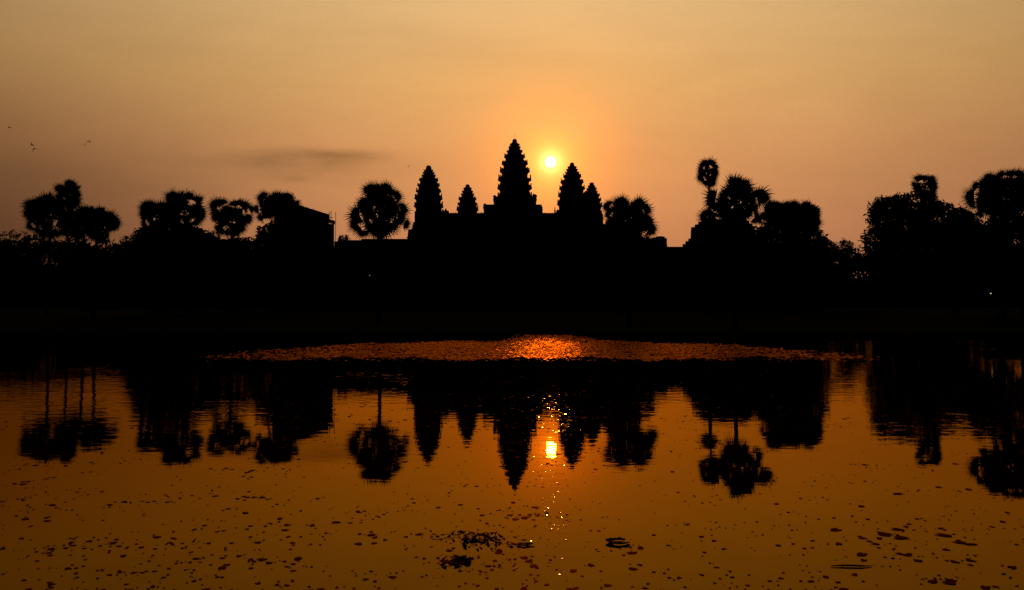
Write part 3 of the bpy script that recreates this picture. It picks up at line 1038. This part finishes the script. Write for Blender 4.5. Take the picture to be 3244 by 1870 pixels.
# ------------------------------------------------------------------ birds
bird_specs = [
    (30, 405, 1.0, -.25, 20, 'lone dark bird furthest left and highest in the sky'),
    (101, 460, 1.1, -.35, 40, 'upper bird of the close pair at the left, wings raised'),
    (108, 471, 1.2, .75, -25, 'lower bird of the close pair at the left, wings bent down'),
    (270, 460, 1.1, -.55, -35, 'lower of the two birds above the gap between palm clumps, wings in a V'),
    (281, 447, .95, .55, 15, 'upper of the two birds above the gap between palm clumps, wings arched'),
    (1294.5, 528, .75, -.3, -30, 'single small bird just left of the temple towers')]
for (px, py, sc, fl, roll, lab) in bird_specs:
    D = 120
    a = at(px, py, D)
    b = MB()
    b.tube([(0, -.16, 0), (0, -.1, .01), (0, 0, .0), (0, .12, 0), (0, .24, .0)], [.015, .035, .05, .035, .03], n=7)
    body = b.build('bird', M_bird)
    body.location = a
    body.rotation_euler = (radians(8), radians(roll), radians(rnd.uniform(-40, 40)))
    body.scale = (sc * 1.15,) * 3
    tag(body, lab, 'bird', 'birds gliding in the dawn sky')
    for s_ in (-1, 1):
        wgm = MB()
        pr = []
        for i in range(6):
            f = i / 5
            x = s_ * .34 * f
            z = -fl * .38 * f ** 1.7 if fl > 0 else -fl * .42 * f
            ch = .075 * (1 - f * .75)
            pr.append((x, -ch + f * .05, z, ch * 2))
        vs_ = []
        for (x, y, z, c_) in pr:
            vs_ += [(x, y, z + .006), (x, y + c_, z + .003), (x, y + c_, z - .006), (x, y, z - .018)]
        fs = []
        for i in range(5):
            for j in range(4):
                fs.append((i * 4 + j, i * 4 + (j + 1) % 4, (i + 1) * 4 + (j + 1) % 4, (i + 1) * 4 + j))
        fs += [(0, 3, 2, 1), (20, 21, 22, 23)]
        wgm.add(vs_, fs)
        wgm.build('wing', M_bird, body)

# ------------------------------------------------------------------ floating leaves


def pad_shape(rr, n=11):
    pts = []
    notch = rr.random() < .6
    el_ = rr.uniform(.6, 1.0)
    for i in range(n):
        a = 2 * pi * i / n
        r_ = rr.uniform(.82, 1.08)
        if notch and i == 0:
            r_ = .25
        pts.append((cos(a) * r_, sin(a) * r_ * el_, .05 * r_ + rr.uniform(-.02, .05)))
    return pts


def add_pad(mb, x, y, s, rot, tx, ty, pts, z=.004):
    c_, s_ = cos(rot), sin(rot)
    vs_ = [(x, y, z + .001)]
    vz = []
    for (a, b, h_) in pts:
        X1, Y1 = (a * c_ - b * s_) * s, (a * s_ + b * c_) * s
        vz.append((x + X1, y + Y1, z + .001 + h_ * s * .5 + X1 * tx + Y1 * ty))
    mn = min(v[2] for v in vz)
    lift = max(0, z - mn)
    vs_ = [(x, y, z + lift + .001)] + [(a, b, c + lift) for a, b, c in vz]
    n = len(pts)
    mb.add(vs_, [(0, 1 + i, 1 + (i + 1) % n) for i in range(n)])


rr = random.Random(2024)
variants = []
for i in range(10):
    pts = pad_shape(rr)
    me = MB()
    n = len(pts)
    top = [(0, 0, .02)] + [(a, b, c + .02) for a, b, c in pts]
    bot = [(0, 0, -.03)] + [(a * .97, b * .97, c - .03) for a, b, c in pts]
    vs_ = top + bot
    fs = [(0, 1 + i2, 1 + (i2 + 1) % n) for i2 in range(n)]
    fs += [(n + 1, n + 2 + (i2 + 1) % n, n + 2 + i2) for i2 in range(n)]
    fs += [(1 + i2, n + 2 + i2, n + 2 + (i2 + 1) % n, 1 + (i2 + 1) % n) for i2 in range(n)]
    me.add(vs_, fs)
    mesh = bpy.data.meshes.new('floating_leaf')
    mesh.from_pydata(me.v, [], me.f)
    mesh.materials.append(M_pad)
    variants.append(mesh)

pads = []
# drifting rafts of leaves, thicker towards the viewer
for c in range(260):
    y = 9.8 + 17 * rr.random() ** 1.7
    x = rr.uniform(-.66, .66) * y
    k = 1 + int(rr.expovariate(1 / 8.5))
    ang = radians(rr.gauss(8, 12)) if x < 0 else radians(rr.gauss(-8, 12))
    L = rr.uniform(.12, .5) * (1 + k / 16)
    for i in range(min(k, 34)):
        u, v = rr.gauss(0, L), rr.gauss(0, L * .22)
        pads.append((x + u * cos(ang) - v * sin(ang), y + (u * sin(ang) + v * cos(ang)) * 1.6, min(.075, .016 + rr.expovariate(1 / .016))))
for c in range(620):
    y = 10 + 16 * rr.random() ** 1.2
    pads.append((rr.uniform(-.66, .66) * y, y, rr.uniform(.012, .034)))
# a few bigger leaves on the right
for (px, py, s) in ((2975, 1690, .17), (3025, 1712, .13), (3062, 1718, .12), (2795, 1688, .16), (2830, 1672, .15), (2840, 1697, .15), (2720, 1750, .12), (2838, 1561, .16),
                    (2640, 1673, .14), (2985, 1735, .08), (2720, 1600, .1), (3190, 1790, .1), (2940, 1835, .12), (2990, 1838, .12), (2740, 1640, .07)):
    D = CAM_H * F / (py - 966)
    pads.append((X_(px, D), D, s * .75))
pads = [p for p in pads if p[1] > 9.2]
vis = [p for p in pads if abs(p[0]) < .615 * p[1] and p[1] > 10.35]
vis.sort(key=lambda p: -p[2] / p[1])
ind = set(id(p) for p in vis[:300])
st_m = MB()
for p in pads:
    if id(p) in ind:
        o = bpy.data.objects.new('floating_leaf', rr.choice(variants))
        COL.objects.link(o)
        o.location = (p[0], p[1], .003 + p[2] * .03)
        o.scale = (p[2] * 1.1, p[2] * .9, p[2] * .3)
        o.rotation_euler = (radians(rr.gauss(0, 1.2)), radians(rr.gauss(0, 1.2)), rr.uniform(0, 6.28))
        if p[2] > .085:
            tag(o, 'broad dark floating leaf, larger than the rest, on the pond towards the right', 'leaf', 'broad leaves floating on the pond at the right')
        else:
            tag(o, 'small reddish-brown leaf lying flat on the near pond water', 'leaf', 'small leaves floating on the near pond')
    else:
        add_pad(st_m, p[0], p[1], p[2], rr.uniform(0, 6.28), rr.gauss(0, .03), rr.gauss(0, .03), pad_shape(rr, 8))
# stray leaves and scum farther out
for i in range(2600):
    y = 24 + 34 * rr.random()
    x = rr.uniform(-.64, .64) * y
    nn = math.sin(x * .35 + 3) * math.sin(y * .3 + x * .1) + rr.gauss(0, .5)
    if nn < .25:
        continue
    add_pad(st_m, x, y, rr.uniform(.03, .10), rr.uniform(0, 6.28), rr.gauss(0, .03), rr.gauss(0, .05), pad_shape(rr, 7))
tag(st_m.build('scattered_leaves', M_pad), 'scatter of tiny leaves and scum drifting on the pond', 'leaves', kind='stuff')

wl = MB()  # scraps added on the sun's line, each tilted to mirror it as a glint
for i in range(170):
    y = rr.uniform(11, 34)
    x = math.tan(SUN_AZ) * y + rr.gauss(0, .045) * y * (.6 if y > 15 else 1)
    a = math.atan(CAM_H / y)
    t = (SUN_EL - a) / 2 + rr.gauss(0, .02)
    add_pad(wl, x, y, rr.uniform(.012, .035), rr.uniform(0, 6.28), rr.gauss(0, .05), math.tan(t), pad_shape(rr, 6), z=.003)
for i in range(70):
    y = 23.5 + abs(rr.gauss(0, 4.5))
    x = math.tan(SUN_AZ) * y + rr.gauss(0, .009) * y
    a = math.atan(CAM_H / y)
    t = (SUN_EL - a) / 2 + rr.gauss(0, .012)
    add_pad(wl, x, y, rr.uniform(.03, .085), rr.uniform(0, 6.28), rr.gauss(0, .03), math.tan(t), pad_shape(rr, 6), z=.003)
for i in range(110):
    y = rr.uniform(13.2, 20.3)
    x = math.tan(SUN_AZ) * y + rr.gauss(0, .008) * y + .18 * sin(y * 2.4)
    t = (SUN_EL - math.atan(CAM_H / y)) / 2 + rr.gauss(0, .02)
    add_pad(wl, x, y, rr.uniform(.012, .034), rr.uniform(0, 6.28), rr.gauss(0, .03), math.tan(t), pad_shape(rr, 6), z=.002)
tag(wl.build('sun_glints', M_glint), 'added glossy scraps tilted to glint along the path of the reflected sun', 'leaves', kind='stuff')

# sheet of tilted pond weed far out that catches the sky
wm = MB()
cnt = 0
while cnt < 22000:
    y = rr.uniform(53, 99)
    x = rr.uniform(-24, 27)
    # outline: lens-shaped, with a lobe reaching the far bank in the middle, frayed edges
    yb = 55 + 1.3 * sin(x * .5) + 1.0 * sin(x * 1.1 + 2) + .7 * sin(x * 2.7) + abs(rr.gauss(0, 1.3))
    xn = (x - 1.8) / 23.0
    if abs(xn) > 1:
        continue
    yt = 55 + 27 * math.sqrt(max(0, 1 - xn * xn)) + 1.5 * sin(x * .8) + rr.gauss(0, .8)
    dens = 1 if y > yb else .06
    if y > yt:
        lw = 5.2 - 3.2 * (y - yt) / 16 + .5 * sin(y * 1.3) + rr.gauss(0, .7)
        dens = (.45 if abs(x - 4.2) < lw else 0) + (.06 if y < yt + 3 else 0)
    dens *= min(1, .08 + (1 - abs(xn)) * 1.9)
    dens *= .62 + .38 * sin(y * 1.9 + 2.2 * sin(x * .45 + y * .2)) * sin(x * .9 + 1.3 * sin(y * .5))
    if rr.random() > dens:
        continue
    cnt += 1
    s = rr.uniform(.05, .17)
    tilt = abs(rr.gauss(0, 1))
    add_pad(wm, x, y, s, rr.uniform(0, 6.28), rr.gauss(0, .08), rr.gauss(.045, .06), pad_shape(rr, 5), z=.004)
tag(wm.build('pond_weed', M_mat), 'wide glittering raft of pond weed near the far bank', 'pond weed', kind='stuff')

# ------------------------------------------------------------------ single things afloat
def wpos(px, py):
    D = CAM_H * F / (py - 966)
    return X_(px, D), D


x, y = wpos(1510, 1702)
root = empty('reed_clump', (x, y, 0), 'dark tangled clump of stems and leaves standing out of the water near the centre', 'water plant')
a1, a2 = MB(), MB()
for i in range(130):
    u = rr.gauss(0, .27)
    v = rr.gauss(0, .15)
    add_pad(a1, u, v - u * .25, rr.uniform(.02, .045), rr.uniform(0, 6.28), rr.gauss(0, .3), rr.gauss(0, .3), pad_shape(rr, 7), z=.005 + abs(rr.gauss(0, .035)))
for i in range(11):
    u, v = rr.gauss(0, .16), rr.gauss(0, .10)
    hgt_ = rr.uniform(.02, .08)
    a2 = MB()
    a2.tube([(u, v - u * .25, -.05), (u + rr.uniform(-.03, .03), v - u * .25, hgt_ * .6), (u + rr.uniform(-.06, .06), v - u * .25 - .02, hgt_)], [.006, .006, .004], n=4)
    a2.build('stem', M_dark, root)
a2 = MB()
a2.tube([(.29, -.14, -.05), (.30, -.14, .05), (.29, -.15, .12)], [.012, .011, .007], n=5)
a1.build('leaves', M_pad, root)
a2.build('stem', M_dark, root)

x, y = wpos(1445, 1772)
root = empty('leaf_clump', (x, y, 0), 'ragged mass of rotting reddish leaves afloat below the tangled clump', 'floating leaves')
a1 = MB()
for i in range(60):
    u, v = rr.gauss(0, .12), rr.gauss(0, .075)
    add_pad(a1, u, v, rr.uniform(.03, .055), rr.uniform(0, 6.28), rr.gauss(0, .25), rr.gauss(0, .25), pad_shape(rr, 7), z=.005 + abs(rr.gauss(0, .012)))
a1.build('leaves', M_pad, root)
a2 = MB()
a2.tube([(.02, -.1, -.04), (.03, -.1, .03), (.07, -.13, .06)], [.014, .012, .006], n=5)
a2.build('stem', M_dark, root)


def curled(px, py, R, gap, rot, h_, label, wv, squash=.8):
    x, y = wpos(px, py)
    root = empty('curled_leaf', (x, y, 0), label, 'floating leaf')
    c1 = MB()
    n = 34
    vs_ = []
    a0, a1_ = gap, 2 * pi - gap
    for i in range(n + 1):
        a = a0 + (a1_ - a0) * i / n + rot
        w_ = R * wv * (1 - .5 * abs(2 * i / n - 1) ** 2)
        r1, r2 = R, R - w_
        k1 = rr.uniform(.98, 1.02)
        vs_ += [(cos(a) * r1 * k1, sin(a) * r1 * squash * k1, h_ * (1 + rr.uniform(-.25, .25))),
                (cos(a) * (r1 + r2) / 2, sin(a) * squash * (r1 + r2) / 2, .008),
                (cos(a) * r2, sin(a) * r2 * squash, .012 + h_ * .25 * rr.random())]
    fs = []
    for i in range(n):
        for j in range(2):
            fs.append((i * 3 + j, i * 3 + j + 1, i * 3 + j + 4, i * 3 + j + 3))
    c1.add(vs_, fs)
    o = c1.build('blade', M_pad, root)
    md = o.modifiers.new('thickness', 'SOLIDIFY')
    md.thickness = .004


curled(1955, 1713, .185, .45, .35, .035, 'large curled reddish leaf forming an open ring on the water right of the sun glitter', .55)
curled(1661, 1721, .12, .3, 2.4, .022, 'oval reddish leaf with shiny rim lying left of the sun glitter', .8, .5)

x, y = wpos(2688, 1788)
s1 = MB()
s1.tube([(-.28, 0, .012), (-.1, .01, .018), (.12, -.01, .016), (.27, .005, .010)], [.006, .012, .012, .005], n=6)
o = s1.build('floating_stick', M_dark)
o.location = (x, y, 0)
tag(o, 'thin straight dark stick floating level among leaves at the lower right', 'stick')


# ------------------------------------------------------------------ put each building's origin at its own base; turn the two side buildings to face the pond
def rebase(root, c, rz=0.0):
    c = Vector(c)
    seen = set()
    todo = list(root.children)
    while todo:
        o = todo.pop()
        todo += list(o.children)
        if o.type == 'MESH' and o.data.name not in seen:
            seen.add(o.data.name)
            o.data.transform(Matrix.Translation(-c))
    root.location = c
    root.rotation_euler = (0, 0, rz)


rebase(temple, (X_(1630, 322), 322, ZB))
rebase(og, (X_(1800, 200), 200, 1.6))
rebase(og2, (X_(620, 242), 242, 1.6))
rebase(ep, (X_(2180, 193), 193, 1.6), -math.atan((2180 - 1622) / F))
_c = (X_(1058, 165), 165, gz(X_(1058, 165), 165))
rebase(hall, _c, math.atan((1622 - 1058) / F))
rebase(scf, _c, math.atan((1622 - 1058) / F))
